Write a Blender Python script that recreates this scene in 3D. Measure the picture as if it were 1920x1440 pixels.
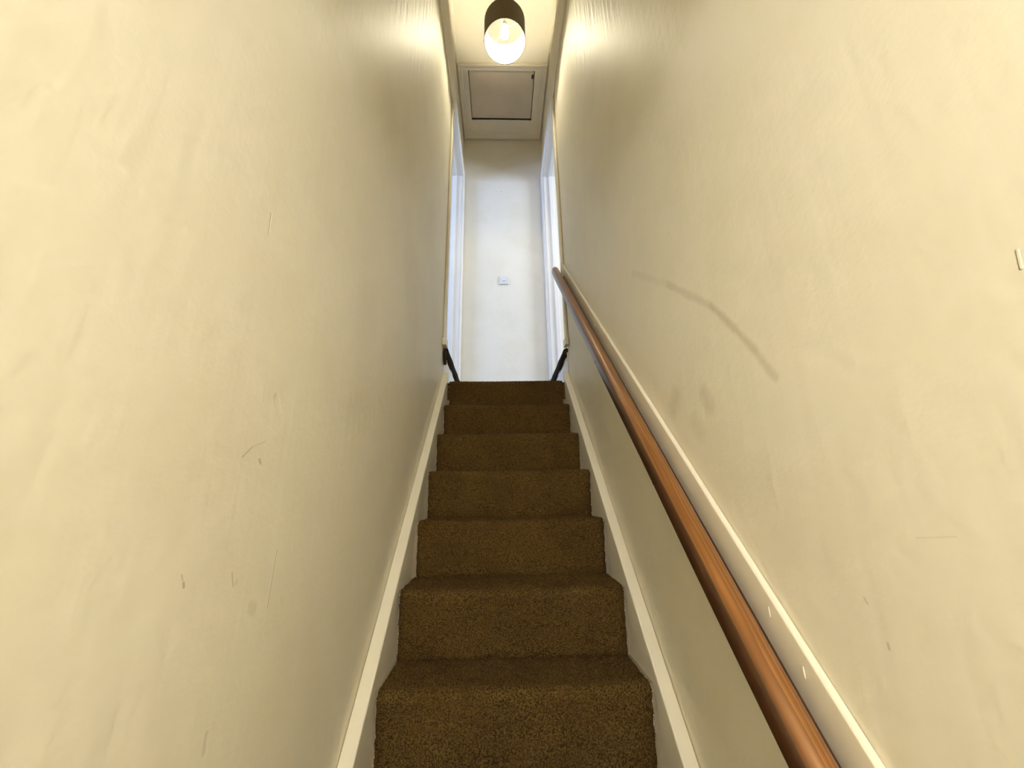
import bpy, bmesh, math, random
import numpy as np
from mathutils import Matrix, Vector

random.seed(4)
rng = np.random.default_rng(7)
for o in list(bpy.data.objects):
    bpy.data.objects.remove(o)
scene = bpy.context.scene
COL = scene.collection

# ------------------------------------------------------------------ camera
cam = bpy.data.cameras.new('camera')
cam.sensor_width = 36.0
cam.lens = 721.5 / 1920 * 36.0
cam.clip_start = 0.02
camo = bpy.data.objects.new('camera', cam)
COL.objects.link(camo)
pit, yaw, roll = 0.28211, 0.02921, -0.01589
fw = Vector((math.sin(yaw) * math.cos(pit), math.cos(yaw) * math.cos(pit), math.sin(pit)))
rt = Vector((math.cos(yaw), -math.sin(yaw), 0))
up = rt.cross(fw)
r2 = rt * math.cos(roll) + up * math.sin(roll)
u2 = -rt * math.sin(roll) + up * math.cos(roll)
M = Matrix((r2, u2, -fw)).transposed().to_4x4()
M.translation = Vector((-0.0329, 0, -0.7046))
camo.matrix_world = M
scene.camera = camo

# ------------------------------------------------------------------ world, exposure, daylight
world = bpy.data.worlds.new('world')
scene.world = world
world.use_nodes = True
bg = world.node_tree.nodes['Background']
bg.inputs['Color'].default_value = (0.62, 0.74, 1.0, 1)
bg.inputs['Strength'].default_value = 0.6
scene.view_settings.view_transform = 'Standard'
scene.view_settings.look = 'None'
scene.view_settings.gamma = 1
scene.view_settings.use_curve_mapping = False
scene.view_settings.exposure = 0.0
scene.cycles.use_light_tree = False
scene.cycles.diffuse_bounces = 9
scene.cycles.glossy_bounces = 3
scene.cycles.caustics_reflective = False

BULB = 540.0          # landing bulb emission
HALL = 91.0          # hall globe emission
WIN_R, WIN_L = 122.0, 112.0


def daylight(name, loc, rot, sx, sy, power, colour):
    l = bpy.data.lights.new(name, 'AREA')
    l.shape = 'RECTANGLE'
    l.size, l.size_y = sx, sy
    l.energy = power
    l.color = colour
    o = bpy.data.objects.new(name, l)
    o.location = loc
    o.rotation_euler = rot
    COL.objects.link(o)
    return o


# sky light coming in through the two bedroom windows
daylight('window_daylight', (3.16, 1.75, 1.75), (0, math.radians(90), 0), 1.25, 1.15, WIN_R, (0.64, 0.77, 1.0))
daylight('window_daylight', (-3.16, 1.75, 1.75), (0, math.radians(-90), 0), 1.25, 1.15, WIN_L, (0.36, 0.53, 1.0))

# ------------------------------------------------------------------ dimensions (z = 0 is the landing floor)
A = 0.41                 # stair wall planes x = +-A
Y1, G, R = 2.338, 0.1919, 0.1981
YF = 3.22                # far wall
ZC = 2.95                # landing ceiling
ZFL = -12 * R            # hall floor
SL = R / G
HEAD = 2.385             # door head
STEP = 0.25              # height of the bedroom floors above the landing


# ------------------------------------------------------------------ helpers
class MB:
    def __init__(s):
        s.v, s.f = [], []

    def box(s, x0, x1, y0, y1, z0, z1):
        b = len(s.v)
        x0, x1 = min(x0, x1), max(x0, x1)
        s.v += [(x, y, z) for x in (x0, x1) for y in (y0, y1) for z in (z0, z1)]
        s.f += [tuple(b + i for i in q) for q in ((0, 1, 3, 2), (4, 6, 7, 5), (0, 4, 5, 1), (2, 3, 7, 6), (0, 2, 6, 4), (1, 5, 7, 3))]
        return s

    def sweep(s, rings, closed=True, caps=True):
        b = len(s.v)
        n = len(rings[0])
        for r in rings:
            s.v += [tuple(p) for p in r]
        for i in range(len(rings) - 1):
            for j in range(n if closed else n - 1):
                k = (j + 1) % n
                s.f.append((b + i * n + j, b + i * n + k, b + (i + 1) * n + k, b + (i + 1) * n + j))
        if caps:
            s.f.append(tuple(b + j for j in reversed(range(n))))
            s.f.append(tuple(b + (len(rings) - 1) * n + j for j in range(n)))
        return s

    def lathe(s, prof, n=32, c=(0, 0, 0), caps=True):
        rings = [[(c[0] + r * math.cos(2 * math.pi * k / n), c[1] + r * math.sin(2 * math.pi * k / n), c[2] + z) for k in range(n)] for r, z in prof]
        return s.sweep(rings, True, caps)

    def tube(s, a, b, r, n=8):
        a, b = Vector(a), Vector(b)
        d = (b - a).normalized()
        x = d.orthogonal().normalized()
        y = d.cross(x)
        return s.sweep([[p + x * r * math.cos(2 * math.pi * k / n) + y * r * math.sin(2 * math.pi * k / n) for k in range(n)] for p in (a, b)])

    def build(s, name, mat, parent=None, bevel=0.0, smooth=False, seg=2):
        me = bpy.data.meshes.new(name)
        me.from_pydata(s.v, [], s.f)
        bm = bmesh.new()
        bm.from_mesh(me)
        bmesh.ops.recalc_face_normals(bm, faces=bm.faces)
        if bevel:
            bmesh.ops.bevel(bm, geom=bm.edges[:], offset=bevel, segments=seg, affect='EDGES', profile=0.5, clamp_overlap=True)
        bm.to_mesh(me)
        bm.free()
        if smooth:
            for p in me.polygons:
                p.use_smooth = True
            try:
                me.set_sharp_from_angle(angle=math.radians(50))
            except Exception:
                pass
        me.materials.append(mat)
        o = bpy.data.objects.new(name, me)
        COL.objects.link(o)
        if parent:
            o.parent = parent
            o.matrix_parent_inverse = Matrix.Identity(4)
        return o


def tag(o, label=None, cat=None, group=None, kind=None):
    if label: o['label'] = label
    if cat: o['category'] = cat
    if group: o['group'] = group
    if kind: o['kind'] = kind
    return o


def empty(name, loc=(0, 0, 0)):
    o = bpy.data.objects.new(name, None)
    o.location = loc
    o.empty_display_size = 0.1
    COL.objects.link(o)
    return o


def mat(name):
    m = bpy.data.materials.new(name)
    m.use_nodes = True
    nt = m.node_tree
    return m, nt, nt.nodes['Principled BSDF']


def N(nt, typ, **kw):
    n = nt.nodes.new(typ)
    for k, v in kw.items():
        setattr(n, k, v)
    return n


def setin(nt, sock, val):
    if isinstance(val, bpy.types.NodeSocket):
        nt.links.new(val, sock)
    else:
        sock.default_value = val


def math_n(nt, op, a, b=None, c=None, clamp=False):
    n = N(nt, 'ShaderNodeMath', operation=op, use_clamp=clamp)
    setin(nt, n.inputs[0], a)
    if b is not None: setin(nt, n.inputs[1], b)
    if c is not None: setin(nt, n.inputs[2], c)
    return n.outputs[0]


def vmath(nt, op, a, b=None):
    n = N(nt, 'ShaderNodeVectorMath', operation=op)
    setin(nt, n.inputs[0], a)
    if b is not None: setin(nt, n.inputs[1], b)
    return n


def noise(nt, co, scale, detail=3.0, rough=0.55, stretch=None):
    if stretch:
        co = vmath(nt, 'MULTIPLY', co, stretch).outputs[0]
    n = N(nt, 'ShaderNodeTexNoise')
    nt.links.new(co, n.inputs['Vector'])
    n.inputs['Scale'].default_value = scale
    n.inputs['Detail'].default_value = detail
    n.inputs['Roughness'].default_value = rough
    return n.outputs['Fac']


def mix(nt, fac, a, b):
    n = N(nt, 'ShaderNodeMix', data_type='RGBA')
    setin(nt, n.inputs['Factor'], fac)
    for s, v in ((n.inputs[6], a), (n.inputs[7], b)):
        setin(nt, s, v if isinstance(v, bpy.types.NodeSocket) else (*v, 1))
    return n.outputs[2]


def remap(nt, v, a, b, c=0.0, d=1.0, smooth=True):
    n = N(nt, 'ShaderNodeMapRange', interpolation_type='SMOOTHSTEP' if smooth else 'LINEAR')
    setin(nt, n.inputs[0], v)
    for i, q in enumerate((a, b, c, d)):
        n.inputs[i + 1].default_value = q
    return n.outputs[0]


def bump(nt, bsdf, height, dist, strength=1.0):
    b = N(nt, 'ShaderNodeBump')
    b.inputs['Strength'].default_value = strength
    b.inputs['Distance'].default_value = dist
    nt.links.new(height, b.inputs['Height'])
    nt.links.new(b.outputs[0], bsdf.inputs['Normal'])


def objco(nt):
    return N(nt, 'ShaderNodeTexCoord').outputs['Object']


def seg_mask(nt, co, a, b, w, soft, wob):
    """1 inside a capsule a-b (y,z) of half-width w on the wall plane, falling to 0 over soft."""
    A3, B3 = (0, *a), (0, *b)
    flat = vmath(nt, 'MULTIPLY', co, (0, 1, 1)).outputs[0]
    pa = vmath(nt, 'SUBTRACT', flat, A3).outputs[0]
    ba = Vector(B3) - Vector(A3)
    l2 = max(ba.length_squared, 1e-9)
    t = math_n(nt, 'DIVIDE', vmath(nt, 'DOT_PRODUCT', pa, tuple(ba)).outputs['Value'], l2, clamp=True)
    sc = N(nt, 'ShaderNodeVectorMath', operation='SCALE')
    sc.inputs[0].default_value = tuple(ba)
    nt.links.new(t, sc.inputs['Scale'])
    d = vmath(nt, 'LENGTH', vmath(nt, 'SUBTRACT', pa, sc.outputs[0]).outputs[0]).outputs['Value']
    d = math_n(nt, 'ADD', d, math_n(nt, 'MULTIPLY', math_n(nt, 'SUBTRACT', wob, 0.5), w * 0.9 + soft * 0.9))
    return remap(nt, d, w, w + soft, 1.0, 0.0)


def wall_material(name, base, marks=(), ridges=(), rough=0.48, top_streak=5.0):
    m, nt, b = mat(name)
    co = objco(nt)
    mid = noise(nt, co, 4.0, 3, 0.6)
    c = mix(nt, remap(nt, mid, 0.4, 0.75), base, tuple(x * f for x, f in zip(base, (0.955, 0.945, 0.92))))
    fine = noise(nt, co, 24, 3, 0.65)
    tot = None
    for a, e, w, soft, amt in marks:
        k = math_n(nt, 'MULTIPLY', seg_mask(nt, co, a, e, w, soft, fine), amt * 0.8)
        tot = k if tot is None else math_n(nt, 'MAXIMUM', tot, k)
    if tot is not None:
        c = mix(nt, tot, c, (0.30, 0.23, 0.13))
    nt.links.new(c, b.inputs['Base Color'])
    streak = noise(nt, co, 34, 2, 0.5, (1, 1, 0.07))
    b.inputs['Roughness'].default_value = rough
    b.inputs['Specular IOR Level'].default_value = 0.30
    # roller and brush streaks, heavier on the cut-in band near the ceiling
    sz = N(nt, 'ShaderNodeSeparateXYZ')
    nt.links.new(co, sz.inputs[0])
    h = math_n(nt, 'MULTIPLY', streak, remap(nt, sz.outputs[2], 0.8, 1.5, min(0.8, top_streak), top_streak))
    h = math_n(nt, 'ADD', h, math_n(nt, 'MULTIPLY', fine, 0.95))
    for a, e, w, soft, amt in ridges:
        h = math_n(nt, 'ADD', h, math_n(nt, 'MULTIPLY', seg_mask(nt, co, a, e, w, soft, 0.5), amt))
    bump(nt, b, h, 0.0016, 0.8)
    return m


CREAM = (0.808, 0.762, 0.632)
scuff = [(1.129, 0.008), (0.9, -0.17), (0.727, -0.324), (0.667, -0.399), (0.619, -0.469), (0.586, -0.527)]
mk_r = [(scuff[i], scuff[i + 1], (0.003, 0.002, 0.001, 0.001, 0.001)[i], 0.013, (0.12, 0.30, 0.48, 0.44, 0.32)[i]) for i in range(5)]
mk_r += [((0.943, -0.47), (0.96, -0.494), 0.003, 0.045, 0.26), ((0.807, -0.496), (0.791, -0.532), 0.002, 0.030, 0.30),
         ((0.867, -0.546), (0.846, -0.575), 0.002, 0.035, 0.20), ((0.5, -0.876), (0.5, -0.881), 0.0008, 0.002, 0.5),
         ((0.517, -0.832), (0.515, -0.838), 0.0004, 0.002, 0.35), ((0.432, -0.755), (0.393, -0.75), 0.0001, 0.001, 0.22)]
rd_r = [((0.275, -0.509), (0.277, -0.525), 0.0006, 0.0012, 0.9)]
mk_l = [((0.508, -0.789), (0.511, -0.795), 0.0006, 0.0012, 0.5), ((0.513, -0.798), (0.515, -0.803), 0.001, 0.0015, 0.75),
        ((0.60, -0.803), (0.607, -0.821), 0.0006, 0.0012, 0.5), ((0.613, -0.814), (0.612, -0.820), 0.0005, 0.001, 0.4),
        ((0.579, -0.644), (0.597, -0.628), 0.0006, 0.0012, 0.5), ((0.597, -0.628), (0.628, -0.615), 0.0004, 0.001, 0.3),
        ((0.62, -0.645), (0.624, -0.65), 0.0012, 0.002, 0.5), ((0.66, -0.86), (0.665, -0.865), 0.004, 0.01, 0.25),
        ((0.603, -0.989), (0.604, -1.01), 0.001, 0.004, 0.3), ((1.0, -0.2), (1.02, -0.45), 0.03, 0.10, 0.10),
        ((1.45, 0.25), (1.55, -0.05), 0.04, 0.15, 0.10)]
rd_l = [((0.706, -0.787), (0.702, -0.872), 0.0006, 0.001, 1.3), ((0.543, -0.25), (0.546, -0.289), 0.0006, 0.0015, -0.4),
        ((0.638, -0.54), (0.65, -0.56), 0.003, 0.008, -0.5)]
M_WALL_L = wall_material('cream_silk_paint', CREAM, mk_l, rd_l)
M_WALL_R = wall_material('cream_silk_paint', CREAM, mk_r, rd_r)
M_WALL_PLAIN = wall_material('cream_silk_paint', CREAM)
M_WALL = wall_material('cream_silk_paint', (0.83, 0.765, 0.62), rough=0.5)
M_WALL_F = wall_material('cream_far_paint', (0.81, 0.77, 0.67), rough=0.55, top_streak=0.25)


def plain(name, col, rough=0.5, metal=0.0, var=0.05, bsc=40, bd=0.0006, stretch=None, spec=0.5):
    m, nt, b = mat(name)
    co = objco(nt)
    n1 = noise(nt, co, 5, 4)
    c = mix(nt, remap(nt, n1, 0.3, 0.75), col, tuple(x * (1 - var) for x in col))
    nt.links.new(c, b.inputs['Base Color'])
    b.inputs['Roughness'].default_value = rough
    b.inputs['Metallic'].default_value = metal
    b.inputs['Specular IOR Level'].default_value = spec
    bump(nt, b, noise(nt, co, bsc, 3, 0.6, stretch), bd, 0.7)
    return m


M_GLOSS = plain('cream_gloss_paint', (0.84, 0.79, 0.66), 0.33, var=0.06, bsc=30, bd=0.0008)
M_WHITE = plain('white_gloss_paint', (0.82, 0.80, 0.76), 0.30, var=0.03, bsc=30, bd=0.0005)
M_CEIL = plain('ceiling_emulsion', (0.83, 0.77, 0.63), 0.6, var=0.04, bsc=90, bd=0.0008)
M_PANEL = plain('hatch_board', (0.66, 0.565, 0.44), 0.6, var=0.10, bsc=12, bd=0.001, stretch=(1, 6, 1))
M_HATCH = plain('hatch_frame_paint', (0.77, 0.70, 0.56), 0.45, var=0.06, bsc=40, bd=0.0006)
M_PLASTIC = plain('white_plastic', (0.74, 0.735, 0.73), 0.25, var=0.01, bd=0.0001)
M_METAL = plain('screw_steel', (0.45, 0.43, 0.40), 0.35, 1.0)
M_DARK = plain('dark_gap', (0.02, 0.015, 0.01), 0.9)
M_LINING = plain('shade_lining', (0.86, 0.83, 0.76), 0.6, var=0.01, bd=0.0001)
M_STITCH = plain('shade_stitching', (0.62, 0.58, 0.48), 0.7)
M_TIMBER = plain('old_stair_timber', (0.30, 0.24, 0.15), 0.7, var=0.2)
M_FLOOR = plain('hall_carpet', (0.12, 0.08, 0.04), 0.95, var=0.3, bsc=200, bd=0.003)

# carpet base and pile
def carpet_mat(name, a, b_, c_):
    m, nt, b = mat(name)
    co = objco(nt)
    n1 = noise(nt, co, 260, 2, 0.7)
    n2 = noise(nt, co, 18, 4, 0.65)
    n3 = noise(nt, co, 5, 3, 0.6)
    col = mix(nt, remap(nt, n1, 0.36, 0.64), a, b_)
    col = mix(nt, math_n(nt, 'MULTIPLY', remap(nt, n2, 0.45, 0.75), 0.35), col, c_)
    col = mix(nt, math_n(nt, 'MULTIPLY', remap(nt, n3, 0.35, 0.7), 0.25), col, tuple(x * 0.6 for x in a))
    nt.links.new(col, b.inputs['Base Color'])
    b.inputs['Roughness'].default_value = 0.95
    b.inputs['Specular IOR Level'].default_value = 0.12
    bump(nt, b, math_n(nt, 'ADD', n1, noise(nt, co, 90, 3)), 0.004, 1.0)
    return m


M_CARPET = carpet_mat('brown_carpet', (0.040, 0.023, 0.005), (0.158, 0.095, 0.027), (0.122, 0.062, 0.020))
M_CARPET_B = carpet_mat('dark_step_carpet', (0.030, 0.020, 0.010), (0.075, 0.050, 0.026), (0.05, 0.03, 0.018))
M_BACKING = plain('carpet_backing', (0.55, 0.48, 0.36), 0.9, bsc=200, bd=0.002)


def wood_material():
    m, nt, b = mat('stained_pine')
    co = objco(nt)          # rail runs along local Y
    wob = noise(nt, co, 9, 3, 0.6, (1, 0.12, 1))
    rot = vmath(nt, 'ADD', co, (0.012, 0, -0.03)).outputs[0]
    sx = N(nt, 'ShaderNodeSeparateXYZ')
    nt.links.new(rot, sx.inputs[0])
    x2 = math_n(nt, 'ADD', math_n(nt, 'MULTIPLY', sx.outputs[0], sx.outputs[0]), math_n(nt, 'MULTIPLY', sx.outputs[2], sx.outputs[2]))
    rad = math_n(nt, 'SQRT', x2)
    rad = math_n(nt, 'ADD', rad, math_n(nt, 'MULTIPLY', wob, 0.045))
    ring = math_n(nt, 'FRACT', math_n(nt, 'MULTIPLY', rad, 120))
    ring = remap(nt, ring, 0.0, 0.9)
    fib = noise(nt, co, 70, 4, 0.6, (1, 0.03, 1))
    c = mix(nt, ring, (0.31, 0.140, 0.036), (0.190, 0.072, 0.016))
    c = mix(nt, math_n(nt, 'MULTIPLY', remap(nt, fib, 0.35, 0.7), 0.5), c, (0.14, 0.05, 0.012))
    c = mix(nt, math_n(nt, 'MULTIPLY', remap(nt, noise(nt, co, 2.2, 2), 0.45, 0.75), 0.35), c, (0.15, 0.055, 0.016))
    # shade painted into the wood colour: side and underside darker than the top
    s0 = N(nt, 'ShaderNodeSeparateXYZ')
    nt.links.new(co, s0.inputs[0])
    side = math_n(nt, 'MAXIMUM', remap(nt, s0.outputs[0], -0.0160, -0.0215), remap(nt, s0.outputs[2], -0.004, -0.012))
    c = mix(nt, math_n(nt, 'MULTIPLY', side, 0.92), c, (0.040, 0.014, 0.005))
    nt.links.new(c, b.inputs['Base Color'])
    b.inputs['Roughness'].default_value = 0.34
    b.inputs['Coat Weight'].default_value = 0.25
    b.inputs['Coat Roughness'].default_value = 0.3
    bump(nt, b, fib, 0.0004, 0.6)
    return m


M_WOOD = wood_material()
M_WOOD_DARK = plain('rail_underside', (0.055, 0.020, 0.008), 0.4, var=0.3, bsc=60, stretch=(1, 0.05, 1))


def emission(name, col, strength):
    m = bpy.data.materials.new(name)
    m.use_nodes = True
    nt = m.node_tree
    nt.nodes.clear()
    e = N(nt, 'ShaderNodeEmission')
    e.inputs[0].default_value = (*col, 1)
    e.inputs[1].default_value = strength
    nt.links.new(e.outputs[0], N(nt, 'ShaderNodeOutputMaterial').inputs[0])
    return m


M_BULB = emission('bulb_glow', (1.0, 0.90, 0.65), BULB)
M_GLOBE = emission('hall_globe_glow', (0.98, 1.02, 1.07), HALL)


def shade_material():
    m, nt, b = mat('wave_print_shade')
    co = objco(nt)
    s = N(nt, 'ShaderNodeSeparateXYZ')
    nt.links.new(co, s.inputs[0])
    ang = math_n(nt, 'ARCTAN2', s.outputs[1], s.outputs[0])
    zig = math_n(nt, 'MULTIPLY', math_n(nt, 'SINE', math_n(nt, 'MULTIPLY', ang, 40)), 0.0030)
    w = math_n(nt, 'FRACT', math_n(nt, 'MULTIPLY', math_n(nt, 'ADD', s.outputs[2], zig), 68))
    w = remap(nt, math_n(nt, 'ABSOLUTE', math_n(nt, 'SUBTRACT', w, 0.5)), 0.10, 0.26)
    nt.links.new(mix(nt, w, (0.30, 0.235, 0.13), (0.060, 0.044, 0.020)), b.inputs['Base Color'])
    b.inputs['Roughness'].default_value = 0.75
    return m


M_SHADE = shade_material()

# ------------------------------------------------------------------ structure: walls, ceiling, floors
def wall_side(s, name, m):
    w = MB()
    x0, x1 = s * A, s * (A + 0.15)
    w.box(s * (A + 0.004), x1, -1.6, 2.375, ZFL - 0.05, ZC + 0.1)
    w.box(x0, x1, 2.375, 3.165, HEAD + 0.02, ZC + 0.1)
    w.box(x0, x1, 3.165, YF + 0.12, 0, ZC + 0.1)
    # uneven old plaster face, up to 3 mm out of true
    ys, zs = np.arange(-1.6, 2.3751, 0.0265), np.arange(ZFL - 0.05, ZC + 0.1, 0.03)
    Yg, Zg = np.meshgrid(ys, zs, indexing='ij')
    d = np.zeros_like(Yg)
    lr = np.random.default_rng(11 if s < 0 else 23)
    for q in range(26):
        ky, kz = lr.normal(scale=5.0, size=2)
        d += np.sin(ky * Yg + kz * Zg + lr.uniform(0, 6.28)) / (1 + 0.35 * math.hypot(ky, kz))
    d = 0.0012 + 0.0004 * d / d.std()
    b0, nz = len(w.v), len(zs)
    w.v += [(s * (A + float(np.clip(dd, 0, 0.003))), float(yy), float(zz)) for yy, zz, dd in zip(Yg.ravel(), Zg.ravel(), d.ravel())]
    for i in range(len(ys) - 1):
        for j in range(nz - 1):
            a = b0 + i * nz + j
            w.f.append((a, a + 1, a + nz + 1, a + nz) if s < 0 else (a, a + nz, a + nz + 1, a + 1))
    o = w.build(name, M_WALL_PLAIN, smooth=True)
    o.data.materials.append(m)          # the scuffed stretch beside the stair foot
    for p in o.data.polygons:
        if 0.2 < p.center.y < 1.62 and -1.1 < p.center.z < 0.36 and abs(p.normal.x) > 0.9 and abs(p.center.x) < A + 0.0035:
            p.material_index = 1
    return o


tag(wall_side(-1, 'wall_left', M_WALL_L), 'cream painted stair wall with faint scratches, on the left of the stairs', 'wall', kind='structure')
tag(wall_side(1, 'wall_right', M_WALL_R), 'cream painted stair wall with a grey scuff mark, above the handrail', 'wall', kind='structure')
tag(MB().box(-A, A, YF, YF + 0.12, -0.1, ZC + 0.1).build('wall_far', M_WALL_F), 'pale landing wall with the light switch, at the top of the stairs', 'wall', kind='structure')
tag(MB().box(-A, A, -0.13, -0.05, 0.20, ZC).build('wall_header', M_WALL), 'cream wall above the stair foot, behind the camera', 'wall', kind='structure')
tag(MB().box(-A, A, -1.72, -1.6, ZFL, 0.20).build('wall_back', M_WALL), 'cream hall wall around the front door', 'wall', kind='structure')

# hatch opening in the ceiling
HX0, HX1, HY0, HY1 = -0.307, 0.291, 2.523, 2.995
c = MB()
c.box(-A, A, -0.05, HY0, ZC, ZC + 0.1).box(-A, A, HY1, YF, ZC, ZC + 0.1)
c.box(-A, HX0, HY0, HY1, ZC, ZC + 0.1).box(HX1, A, HY0, HY1, ZC, ZC + 0.1)
tag(c.build('ceiling', M_CEIL), 'cream ceiling over the stairs and landing', 'ceiling', kind='structure')
tag(MB().box(-A, A, -1.6, -0.05, 0.20, 0.30).build('ceiling_hall', M_CEIL), 'low cream hall ceiling behind the camera', 'ceiling', kind='structure')
tag(MB().box(-A, A, -1.6, Y1 - 10.9 * G, ZFL - 0.1, ZFL).build('floor', M_FLOOR), 'brown carpeted hall floor at the foot of the stairs', 'floor', kind='structure')
tag(MB().box(-A, A, Y1 + 0.02, YF, -0.12, -0.012).build('floor_landing', M_CARPET), 'brown carpeted landing floor at the top of the stairs', 'floor', kind='structure')

# bedrooms either side (shells that carry the daylight windows)
for s, side in ((-1, 'left'), (1, 'right')):
    X0, X1 = s * (A + 0.15), s * 3.2
    tag(MB().box(s * 0.62, X1, 0.5, 4.4, STEP - 0.1, STEP).build('floor_%s_room' % side, M_FLOOR), 'brown carpet floor of the %s bedroom' % side, 'floor', kind='structure')
    tag(MB().box(X0, X1, 0.5, 4.4, ZC, ZC + 0.1).build('ceiling_%s_room' % side, M_CEIL), 'cream ceiling of the %s bedroom' % side, 'ceiling', kind='structure')
    r = MB()
    r.box(X0, X1, 0.4, 0.5, STEP, ZC).box(X0, X1, 4.4, 4.5, STEP, ZC)
    r.box(X0, s * (A + 0.05), YF + 0.12, 4.4, STEP, ZC)
    r.box(X1, s * 3.3, 0.5, 1.1, STEP, ZC).box(X1, s * 3.3, 2.4, 4.4, STEP, ZC)
    r.box(X1, s * 3.3, 1.1, 2.4, STEP, 1.1).box(X1, s * 3.3, 1.1, 2.4, 2.4, ZC)
    tag(r.build('wall_%s_room' % side, M_WALL), 'cream walls of the %s bedroom beyond the doorway' % side, 'wall', kind='structure')
    wd = empty('window_%d' % (1 if s < 0 else 2), (s * 3.25, 1.75, 1.1))
    tag(wd, 'white framed window in the %s bedroom' % side, 'window', kind='structure')
    f = MB()
    f.box(-0.03, 0.03, -0.65, -0.59, 0, 1.3).box(-0.03, 0.03, 0.59, 0.65, 0, 1.3)
    f.box(-0.03, 0.03, -0.59, 0.59, 0, 0.06).box(-0.03, 0.03, -0.59, 0.59, 1.24, 1.3).box(-0.025, 0.025, -0.59, 0.59, 0.63, 0.67)
    f.build('window_frame', M_WHITE, wd)

# stair strings (the white bands along both walls)
n_ = 0
def trim(name_no, mb, m, label, bevel=0.003, cat='trim'):
    return tag(mb.build('trim_%d' % name_no, m, bevel=bevel), label, cat, kind='structure')


for s, no, side in ((-1, 1, 'left'), (1, 2, 'right')):
    q = MB()
    rings = []
    for x in (s * 0.373, s * A):
        ya, yb = Y1 - 12.2 * G, Y1 + 0.06
        off = 0.012
        za, zb = (ya - Y1) * SL + off, (yb - Y1) * SL + off
        rings.append([(x, ya, za - 0.30), (x, yb, zb - 0.30), (x, yb, zb), (x, ya, za)])
    q.sweep(rings)
    trim(no, q, M_GLOSS, 'cream gloss stair string running up the %s wall beside the carpet' % side, 0.004)

# handrail backing board on the right wall
q = MB()
FH = 0.838
rings = []
for ya in (0.05, 2.338):
    z = (ya - Y1) * SL + FH
    rings.append([(A, ya, z + 0.002), (A - 0.006, ya, z + 0.001), (A - 0.010, ya, z - 0.004), (A - 0.010, ya, z - 0.16), (A, ya, z - 0.17)])
q.sweep(rings)
fb = trim(3, q, M_GLOSS, 'sloping cream backing board behind the wooden handrail', 0.0015)
for (y, z) in ((0.693, -0.876), (0.637, -0.939), (1.62, 0.06)):
    d = MB()
    d.lathe([(0.0004, 0.007), (0.0012, 0.003), (0.0014, -0.003), (0.0005, -0.008)], 10)
    o = d.build('paint_drip', M_GLOSS, fb, smooth=True)
    o.location = (A - 0.0105, y, z - 0.016)

# frieze boards above the stairs, with a small cornice bead at the ceiling
for s, no, zb in ((-1, 4, 2.335), (1, 5, 2.40)):
    side = 'left' if s < 0 else 'right'
    fz = trim(no, MB().box(s * A, s * (A - 0.012), -0.05, 2.338, zb, ZC), M_WALL, 'cream frieze board above the %s stair wall, beside the lamp' % side, 0.003)
    b = MB()
    pr = [(0, 0), (0.012, 0), (0.011, 0.006), (0.006, 0.011), (0, 0.012)]
    b.sweep([[(s * (A - 0.012 - px), y, ZC - pz) for px, pz in pr] for y in (-0.05, YF)])
    b.build('cornice_bead', M_CEIL, fz)


# ------------------------------------------------------------------ doorways at the landing
def doorway(s, no):
    side = 'left' if s < 0 else 'right'
    d = empty('door_%d' % no, (0, 0, 0))
    tag(d, 'white painted doorway with architrave on the %s of the landing' % side, 'doorway', kind='structure')
    xi = s * (A - 0.017)
    inner = M_WHITE

    def arch(y0, y1, z0, z1, vert=True, m=M_WHITE):
        b = MB()
        b.box(s * A, xi, y0, y1, z0, z1)
        return b.build('architrave', m, d, bevel=0.004)
    near = arch(2.335, 2.388, STEP + 0.03, HEAD + 0.058, m=M_GLOSS)
    far = arch(3.142, 3.205, STEP, HEAD + 0.058)
    # raised outer bead of the far architrave
    MB().box(s * A, s * (A - 0.024), 3.183, 3.205, STEP, HEAD + 0.058).build('bead', M_WHITE, far, bevel=0.004)
    head = arch(2.388, 3.142, HEAD, HEAD + 0.058)
    MB().box(s * A, s * (A - 0.024), 2.388, 3.183, HEAD + 0.040, HEAD + 0.060).build('bead', M_WHITE, head, bevel=0.004)
    MB().box(s * A, s * (A - 0.025), 2.318, 2.392, STEP - 0.014, STEP + 0.034).build('plinth_block', M_GLOSS, d, bevel=0.002)
    # linings
    x0, x1 = s * (A - 0.002), s * (A + 0.155)
    MB().box(x0, x1, 2.375, 2.392, STEP, HEAD).build('jamb', M_WHITE, d, bevel=0.002)
    MB().box(x0, x1, 3.137, 3.165, STEP, HEAD).build('jamb', M_WHITE, d, bevel=0.002)
    MB().box(x0, x1, 2.375, 3.165, HEAD - 0.002, HEAD + 0.02).build('head_lining', M_WHITE, d, bevel=0.002)
    sx0, sx1 = s * (A + 0.05), s * (A + 0.085)
    MB().box(sx0, sx1, 3.122, 3.139, STEP, HEAD - 0.002).build('door_stop', M_WHITE, d, bevel=0.002)
    MB().box(sx0, sx1, 2.392, 2.405, STEP, HEAD - 0.002).build('door_stop', M_WHITE, d, bevel=0.002)
    MB().box(sx0, sx1, 2.405, 3.122, HEAD - 0.016, HEAD - 0.002).build('door_stop', M_WHITE, d, bevel=0.002)
    return d


doorway(-1, 1)
doorway(1, 2)

# front door behind the camera
fd = tag(empty('door_3', (0, -1.6, ZFL)), 'white panelled front door at the end of the hall', 'door', kind='structure')
MB().box(-0.37, 0.37, 0, 0.04, 0.005, 2.02).build('door_leaf', M_WHITE, fd, bevel=0.003)
for zz in (0.25, 1.15):
    for xx in (-0.28, 0.04):
        MB().box(xx, xx + 0.24, 0.04, 0.05, zz, zz + 0.68).build('panel', M_WHITE, fd, bevel=0.004)

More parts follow.
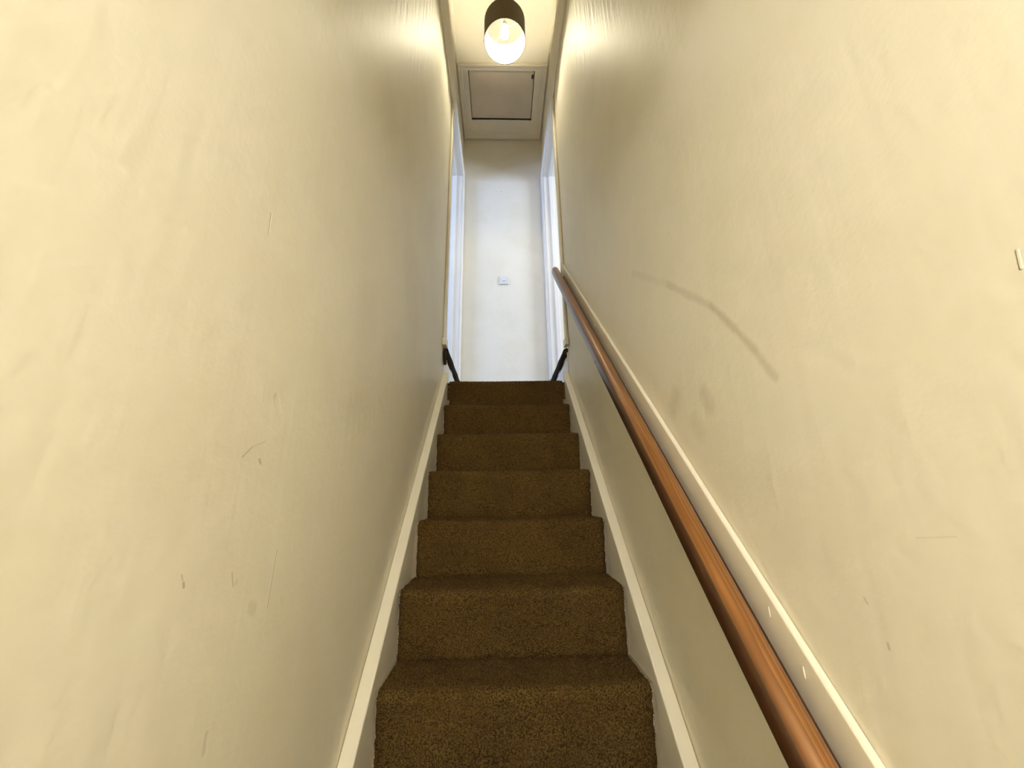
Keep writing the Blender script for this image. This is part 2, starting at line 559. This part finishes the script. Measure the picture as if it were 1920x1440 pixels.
# ------------------------------------------------------------------ staircase
st = tag(empty('staircase', (0, 0, 0)), 'straight steep painted wooden stair under the brown carpet', 'stairs', kind='structure')
for k in range(1, 13):
    y, z = Y1 - (k - 1) * G, -(k - 1) * R
    MB().box(-0.375, 0.375, y + 0.033, y + G + 0.04, z - 0.034, z - 0.010).build('tread', M_TIMBER, st, bevel=0.003)
    MB().box(-0.375, 0.375, y + 0.032, y + 0.048, z - R - 0.012, z - 0.034).build('riser', M_TIMBER, st)

# carpet, one fitted length per step
cp = tag(empty('stair_carpet', (0, 0, 0)), 'brown heathered stair carpet runner covering every step', 'carpet')


def carpet_profile(last=False, first=False):
    """(y, z, normal) samples from the back of the tread to the foot of the riser, local to the nosing."""
    pts = []
    back = G + 0.030 if not first else 0.10
    for i in range(7):
        t = i / 6
        y = back * (1 - t) + 0.026 * t
        pts.append((y, -0.0012 * math.sin(math.pi * t)))
    rad = 0.024
    for i in range(1, 9):
        a = math.radians(90 + 12 * i)
        pts.append((0.026 + rad * math.cos(a) * 1.05, -rad + rad * math.sin(a)))
    y0, z0 = pts[-1]
    for i in range(1, 11):
        t = i / 10
        sag = 0.003 * math.sin(math.pi * t)
        pts.append((y0 + 0.014 * t + sag, z0 + (-R - 0.007 - z0) * t))
    return pts


NX = 28


def carpet_step(k):
    y, z = Y1 - (k - 1) * G, -(k - 1) * R
    first = k == 1
    pr = carpet_profile(first=first)
    hw = 0.360 + random.uniform(-0.002, 0.002)
    sh = random.uniform(-0.002, 0.002)
    xs = np.linspace(-1, 1, NX)
    V = []
    ph = random.uniform(0, 6)
    for j, (py, pz) in enumerate(pr):
        for x in xs:
            wav = 0.0018 * math.sin(3.1 * x + ph + j * 0.15)
            bow = -0.0035 * (1 - x * x) if pz > -0.05 else -0.0035 * (1 - x * x) * max(0, 1 + (pz + 0.05) / 0.1)
            edge = 0.003 * max(0, (abs(x) - 0.93) / 0.07)
            V.append((x * hw + sh + math.copysign(0.0012, x) * (abs(x) == 1) * math.sin(j * 2.3 + ph), y + py + wav + edge * (pz < -0.02), z + pz + bow - edge * (pz >= -0.02)))
    F = []
    for j in range(len(pr) - 1):
        for i in range(NX - 1):
            a = j * NX + i
            F.append((a, a + NX, a + NX + 1, a + 1))
    me = bpy.data.meshes.new('carpet_step')
    me.from_pydata(V, [], F)
    bm = bmesh.new()
    bm.from_mesh(me)
    bmesh.ops.recalc_face_normals(bm, faces=bm.faces)
    # make sure the normals face up / towards the stair foot
    bm.faces.ensure_lookup_table()
    if bm.faces[0].normal.z < 0:
        bmesh.ops.reverse_faces(bm, faces=bm.faces)
    top = [f for f in bm.faces]
    r = bmesh.ops.solidify(bm, geom=top, thickness=0.009)
    bm.to_mesh(me)
    bm.free()
    for p in me.polygons:
        p.use_smooth = True
    me.materials.append(M_CARPET)
    o = bpy.data.objects.new('carpet_step', me)
    COL.objects.link(o)
    o.parent = cp
    # pale cut edge of the backing along both sides
    for s in (0, NX - 1):
        col = [Vector(V[j * NX + s]) for j in range(len(pr))]
        sx = -1 if s == 0 else 1
        eb = MB()
        for j in range(5, len(col) - 1):
            a, b = col[j], col[j + 1]
            n = max(1, int((b - a).length / 0.008))
            for q in range(n):
                if random.random() < 0.80:
                    continue
                p0, p1 = a.lerp(b, q / n), a.lerp(b, (q + random.uniform(0.3, 0.8)) / n)
                d = (p1 - p0)
                nrm = Vector((0, d.z, -d.y)).normalized() if d.length else Vector((0, 0, 1))
                if nrm.z < 0 and abs(nrm.z) > 0.3: nrm = -nrm
                if nrm.y > 0: nrm = -nrm if abs(nrm.y) > 0.3 else nrm
                w = random.uniform(0.0002, 0.0009)
                base = [p0 - nrm * 0.005, p1 - nrm * 0.005, p1 + nrm * 0.0012, p0 + nrm * 0.0012]
                eb.sweep([[tuple(v + Vector((sx * -0.001, 0, 0))) for v in base], [tuple(v + Vector((sx * w, 0, 0))) for v in base]])
        e = eb.build('frayed_edge', M_BACKING, o)
        e['kind'] = 'stuff'
        e['label'] = 'pale frayed cut edge of the carpet'
    # pile
    if k <= 9:
        Va = np.array(V).reshape(len(pr), NX, 3)
        nt_ = 42000 if k >= 5 else 22000
        P00, P10, P01, P11 = Va[:-1, :-1], Va[1:, :-1], Va[:-1, 1:], Va[1:, 1:]
        e1, e2 = P10 - P00, P01 - P00
        cr = np.cross(e1, e2)
        ar = np.linalg.norm(cr, axis=-1)
        nr = cr / ar[..., None]
        flip = np.where((nr[..., 2] - nr[..., 1]) < 0, -1, 1)
        nr = nr * flip[..., None]
        idx = rng.choice(ar.size, nt_, p=(ar / ar.sum()).ravel())
        uu, vv = rng.random(nt_)[:, None], rng.random(nt_)[:, None]
        g = lambda M_: M_.reshape(-1, 3)[idx]
        base = g(P00) * (1 - uu) * (1 - vv) + g(P10) * uu * (1 - vv) + g(P01) * (1 - uu) * vv + g(P11) * uu * vv
        nn = g(nr)
        h = rng.uniform(0.0018, 0.0042, nt_)[:, None]
        wd = rng.uniform(0.0009, 0.0019, nt_)[:, None]
        side = np.cross(nn, rng.normal(size=(nt_, 3)))
        side /= np.linalg.norm(side, axis=1)[:, None]
        lean = rng.normal(scale=0.0013, size=(nt_, 3))
        base = base - nn * 0.0006
        tri = np.stack([base - side * wd, base + side * wd, base + nn * h + lean], 1).reshape(-1, 3)
        pm = bpy.data.meshes.new('carpet_pile')
        pm.vertices.add(nt_ * 3)
        pm.vertices.foreach_set('co', tri.ravel())
        pm.loops.add(nt_ * 3)
        pm.loops.foreach_set('vertex_index', np.arange(nt_ * 3))
        pm.polygons.add(nt_)
        pm.polygons.foreach_set('loop_start', np.arange(0, nt_ * 3, 3))
        pm.polygons.foreach_set('loop_total', np.full(nt_, 3))
        pm.update(calc_edges=True)
        pm.materials.append(M_CARPET)
        po = bpy.data.objects.new('carpet_pile', pm)
        COL.objects.link(po)
        po.parent = o
        po['kind'] = 'stuff'


for k in range(1, 13):
    carpet_step(k)

# ------------------------------------------------------------------ steps up into the bedrooms
for s in (-1, 1):
    side = 'left' if s < 0 else 'right'
    e = tag(empty('side_step', (0, 0, 0)), 'dark carpeted step up into the %s doorway, with white riser' % side, 'step', kind='structure')
    MB().box(s * 0.62, s * (A - 0.004), 2.392, YF - 0.002, -0.012, STEP - 0.045).build('riser_board', M_WHITE, e)
    # carpet wrapped round the nosing
    xn = A - 0.026
    zt = STEP + (0.0 if s < 0 else -0.012)
    prof = []
    for i in range(9):
        a = math.radians(90 + 22.5 * i)
        prof.append((xn + 0.022 + 0.026 * math.cos(a), zt - 0.028 + 0.026 * math.sin(a)))
    prof = [(0.62, zt - 0.002)] + prof + [(xn + 0.02, zt - 0.065), (0.62, zt - 0.065)]
    q = MB()
    ys = np.linspace(2.394, YF - 0.002, 14)
    rings = []
    for i, y in enumerate(ys):
        w = 0.002 * math.sin(i * 1.3)
        rings.append([(s * (px + w), y, pz + w) for px, pz in prof])
    q.sweep(rings)
    q.build('step_carpet', M_CARPET_B, e, smooth=True)
    if s < 0:
        # loose end of the carpet hanging over the end of the step
        q = MB()
        rings = []
        for x, w in ((-(A - 0.001), 0.0), (-(A - 0.020), 0.003)):
            rings.append([(x, 2.350, STEP - 0.042), (x, 2.392, STEP - 0.030), (x, 2.400, STEP - 0.12), (x, 2.388, STEP - 0.130), (x, 2.362, STEP - 0.095)])
        q.sweep(rings)
        q.build('carpet_end', M_CARPET_B, e, bevel=0.003)

# ------------------------------------------------------------------ handrail
hr = tag(empty('handrail', (0.358, 2.338, 0.765)), 'round varnished brown wooden handrail sloping up the right wall', 'handrail')
ang = math.atan(SL)
hr.rotation_euler = (ang, 0, 0)
L0, L1 = -3.25, 0.108
rad = 0.0245
prof = []
for i in range(17):                       # rounded top
    a = math.radians(180 - 180 * i / 16)
    prof.append((0.0240 * math.cos(a), 0.004 + 0.0215 * math.sin(a)))
prof += [(0.0238, -0.010), (0.0215, -0.021), (0.016, -0.0255), (-0.015, -0.0255), (-0.0205, -0.0235), (-0.0235, -0.018), (-0.0242, -0.008)]
rings = []
for i, y in enumerate(list(np.linspace(L0, L1 - 0.012, 60)) + [L1 - 0.006, L1 - 0.002, L1]):
    sc = 1.0 if i < 60 else (0.96, 0.86, 0.66)[i - 60]
    wv = 0.0006 * math.sin(y * 9)
    rings.append([(x * sc + wv, y, z * sc) for x, z in prof])
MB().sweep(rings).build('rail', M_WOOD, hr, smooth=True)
# dark fixing strip between rail and board
MB().box(0.010, 0.0425, L0, L1 - 0.13, -0.024, -0.012).build('fixing_strip', M_WOOD_DARK, hr, bevel=0.002)
for yy in (-0.02, -0.16, -1.35, -2.0):
    q = MB()
    q.lathe([(0.0042, -0.001), (0.0042, 0.0006), (0.002, 0.0004)], 12)
    o = q.build('screw_hole', M_DARK, hr)
    o.rotation_euler = (0, math.radians(-92), 0)
    o.location = (-0.0238, yy, -0.012)

# ------------------------------------------------------------------ light switch on the far wall
sw = tag(empty('light_switch', (0.0015, YF, 1.247)), 'square white plastic light switch on the far landing wall', 'light switch')
MB().box(-0.043, 0.043, -0.011, 0.0, -0.043, 0.043).build('faceplate', M_PLASTIC, sw, bevel=0.0035)
q = MB()
q.sweep([[(-0.008, -0.0105, z), (0.008, -0.0105, z), (0.008, y, z), (-0.008, y, z)] for z, y in ((-0.011, -0.0225), (0.0, -0.0145), (0.011, -0.0118))])
q.build('rocker', M_PLASTIC, sw, bevel=0.001)
for sx in (-1, 1):
    q = MB()
    q.lathe([(0.0042, 0), (0.0042, 0.0006), (0.0012, 0.0003)], 12)
    o = q.build('screw', M_METAL, sw)
    o.rotation_euler = (math.radians(90), 0, 0)
    o.location = (sx * 0.0305, -0.0107, 0.0)

# nail hole in the far wall
q = MB()
q.lathe([(0.0045, -0.001), (0.0045, 0.0012), (0.002, 0.0016)], 10)
o = tag(q.build('wall_plug', M_METAL), 'tiny grey plugged nail hole on the far wall above the switch', 'wall plug')
o.rotation_euler = (math.radians(90), 0, 0)
o.location = (-0.018, YF - 0.0005, 2.27)

# ------------------------------------------------------------------ loft hatch
lh = tag(empty('loft_hatch', (0, 0, ZC)), 'square loft hatch with moulded cream frame in the landing ceiling', 'loft hatch')
MB().box(HX0 + 0.003, HX1 - 0.004, HY0 + 0.001, HY1 - 0.003, 0.012, 0.030).build('hatch_panel', M_PANEL, lh, bevel=0.002)
MB().box(HX0 - 0.01, HX1 + 0.01, HY0 - 0.01, HY1 + 0.01, 0.085, 0.095).build('loft_void', M_DARK, lh)
OX0, OX1, OY0, OY1 = -0.397, 0.397, 2.462, 3.195


def mitre(name, m, o0, i0, corners_o, corners_i, prof):
    """one mitred frame member; prof = list of (t from outer 0 to inner 1, drop)"""
    (a, b), (c_, d) = corners_o, corners_i
    q = MB()
    r0 = [(a[0] + (c_[0] - a[0]) * t, a[1] + (c_[1] - a[1]) * t, -dz) for t, dz in prof]
    r1 = [(b[0] + (d[0] - b[0]) * t, b[1] + (d[1] - b[1]) * t, -dz) for t, dz in prof]
    q.sweep([r0, r1])
    return q.build(name, m, lh, smooth=False)


MX0, MX1, MY0, MY1 = OX0 + 0.045, OX1 - 0.045, OY0 + 0.042, OY1 - 0.062
flat = [(0, -0.002), (0, 0.010), (0.97, 0.010), (1, 0.008), (1, -0.03)]
mould = [(0, -0.002), (0, 0.024), (0.12, 0.028), (0.35, 0.026), (0.55, 0.016), (0.62, 0.018), (0.85, 0.016), (1.0, 0.009), (1.0, -0.002)]
oc = [(OX0, OY0), (OX1, OY0), (OX1, OY1), (OX0, OY1)]
mc = [(MX0, MY0), (MX1, MY0), (MX1, MY1), (MX0, MY1)]
ic = [(HX0, HY0), (HX1, HY0), (HX1, HY1), (HX0, HY1)]
for i in range(4):
    j = (i + 1) % 4
    mitre('frame_moulding', M_HATCH, 0, 0, (oc[i], oc[j]), (mc[i], mc[j]), mould)
    mitre('frame_board', M_HATCH, 0, 0, (mc[i], mc[j]), (ic[i], ic[j]), flat)
# finger hole and broken corner in the panel
for (x, y, rx, ry) in ((HX1 - 0.016, 2.585, 0.010, 0.022), (HX1 - 0.016, 2.530, 0.016, 0.010)):
    q = MB()
    ring = [[(x + rx * math.cos(2 * math.pi * k / 14) * f, y + ry * math.sin(2 * math.pi * k / 14) * f, z) for k in range(14)] for f, z in ((1, 0.016), (1.05, 0.0112), (0.5, 0.0108))]
    q.sweep(ring)
    o = q.build('finger_hole', M_DARK, lh)
    o['label'] = 'dark worn hole at the edge of the hatch panel'

# ------------------------------------------------------------------ landing pendant lamp
LX, LY, LZ = 0.012, 1.957, 2.40
pl = tag(empty('pendant_lamp', (LX, LY, LZ)), 'dark drum pendant lamp with wave pattern, hanging lit above the stairs', 'lamp')
RS, HS = 0.1465, 0.20
q = MB()
n = 72
q.sweep([[(r * math.cos(2 * math.pi * k / n), r * math.sin(2 * math.pi * k / n), z) for k in range(n)] for r, z in ((RS, 0), (RS, HS), (RS - 0.0012, HS), (RS - 0.0012, 0), (RS, 0))], caps=False)
sh = q.build('shade', M_SHADE, pl, smooth=True)
q = MB()
q.sweep([[(r * math.cos(2 * math.pi * k / n), r * math.sin(2 * math.pi * k / n), z) for k in range(n)] for r, z in ((RS - 0.0016, 0.001), (RS - 0.0016, HS - 0.001), (RS - 0.0028, HS - 0.001), (RS - 0.0028, 0.001), (RS - 0.0016, 0.001))], caps=False)
q.build('shade_lining', M_LINING, sh, smooth=True)


def torus(R_, r_, z, n1=64, n2=8):
    rings = []
    for i in range(n1 + 1):
        a = 2 * math.pi * i / n1
        rings.append([((R_ + r_ * math.cos(2 * math.pi * k / n2)) * math.cos(a), (R_ + r_ * math.cos(2 * math.pi * k / n2)) * math.sin(a), z + r_ * math.sin(2 * math.pi * k / n2)) for k in range(n2)])
    return MB().sweep(rings, caps=False)


torus(RS - 0.004, 0.0018, HS - 0.003).build('top_ring', M_LINING, sh, smooth=True)
torus(RS + 0.0002, 0.0022, 0.001).build('bottom_ring', M_SHADE, sh, smooth=True)
q = MB()
for k in range(64):
    a = 2 * math.pi * k / 64
    x, y = (RS - 0.0048) * math.cos(a), (RS - 0.0048) * math.sin(a)
    q.box(x - 0.002, x + 0.002, y - 0.002, y + 0.002, HS - 0.010, HS - 0.005)
q.build('stitching', M_STITCH, sh)
q = MB()
for k in range(3):
    a = math.radians(115 + 120 * k)
    q.tube((0.020 * math.cos(a), 0.020 * math.sin(a), HS - 0.045), ((RS - 0.004) * math.cos(a), (RS - 0.004) * math.sin(a), HS - 0.003), 0.0018)
q.build('spider_spokes', M_LINING, pl)
torus(0.021, 0.002, HS - 0.045, 24).build('carrier_ring', M_LINING, pl, smooth=True)
MB().lathe([(0.006, 0.062), (0.013, 0.055), (0.019, 0.04), (0.021, 0.0), (0.019, -0.012), (0.019, -0.016)], 24, (0, 0, HS - 0.055)).build('lamp_holder', M_PLASTIC, pl, smooth=True)
MB().lathe([(0.0125, 0.0), (0.0140, -0.008), (0.023, -0.020), (0.0295, -0.036), (0.0300, -0.048), (0.026, -0.064), (0.015, -0.076), (0.003, -0.080)], 14, (0, 0, HS - 0.068)).build('bulb', M_BULB, pl, smooth=True)
MB().tube((0, 0, HS + 0.0), (0, 0, ZC - LZ - 0.02), 0.003).build('cord', M_PLASTIC, pl)
MB().lathe([(0.048, ZC - LZ), (0.047, ZC - LZ - 0.012), (0.030, ZC - LZ - 0.026), (0.008, ZC - LZ - 0.03)], 32).build('ceiling_rose', M_PLASTIC, pl, smooth=True)

# ------------------------------------------------------------------ hall lamp behind the camera
hl = tag(empty('hall_lamp', (0.0, -1.02, 0.0)), 'warm glass globe lamp under the hall ceiling behind the camera', 'lamp')
MB().lathe([(0.12 * math.sin(math.pi * i / 8) + 0.0005, 0.12 * math.cos(math.pi * i / 8)) for i in range(9)], 14).build('globe', M_GLOBE, hl, smooth=True)
MB().tube((0, 0, 0.1), (0, 0, 0.18), 0.01).build('stem', M_METAL, hl)
MB().lathe([(0.05, 0.20), (0.05, 0.185), (0.02, 0.175)], 24).build('ceiling_rose', M_PLASTIC, hl, smooth=True)
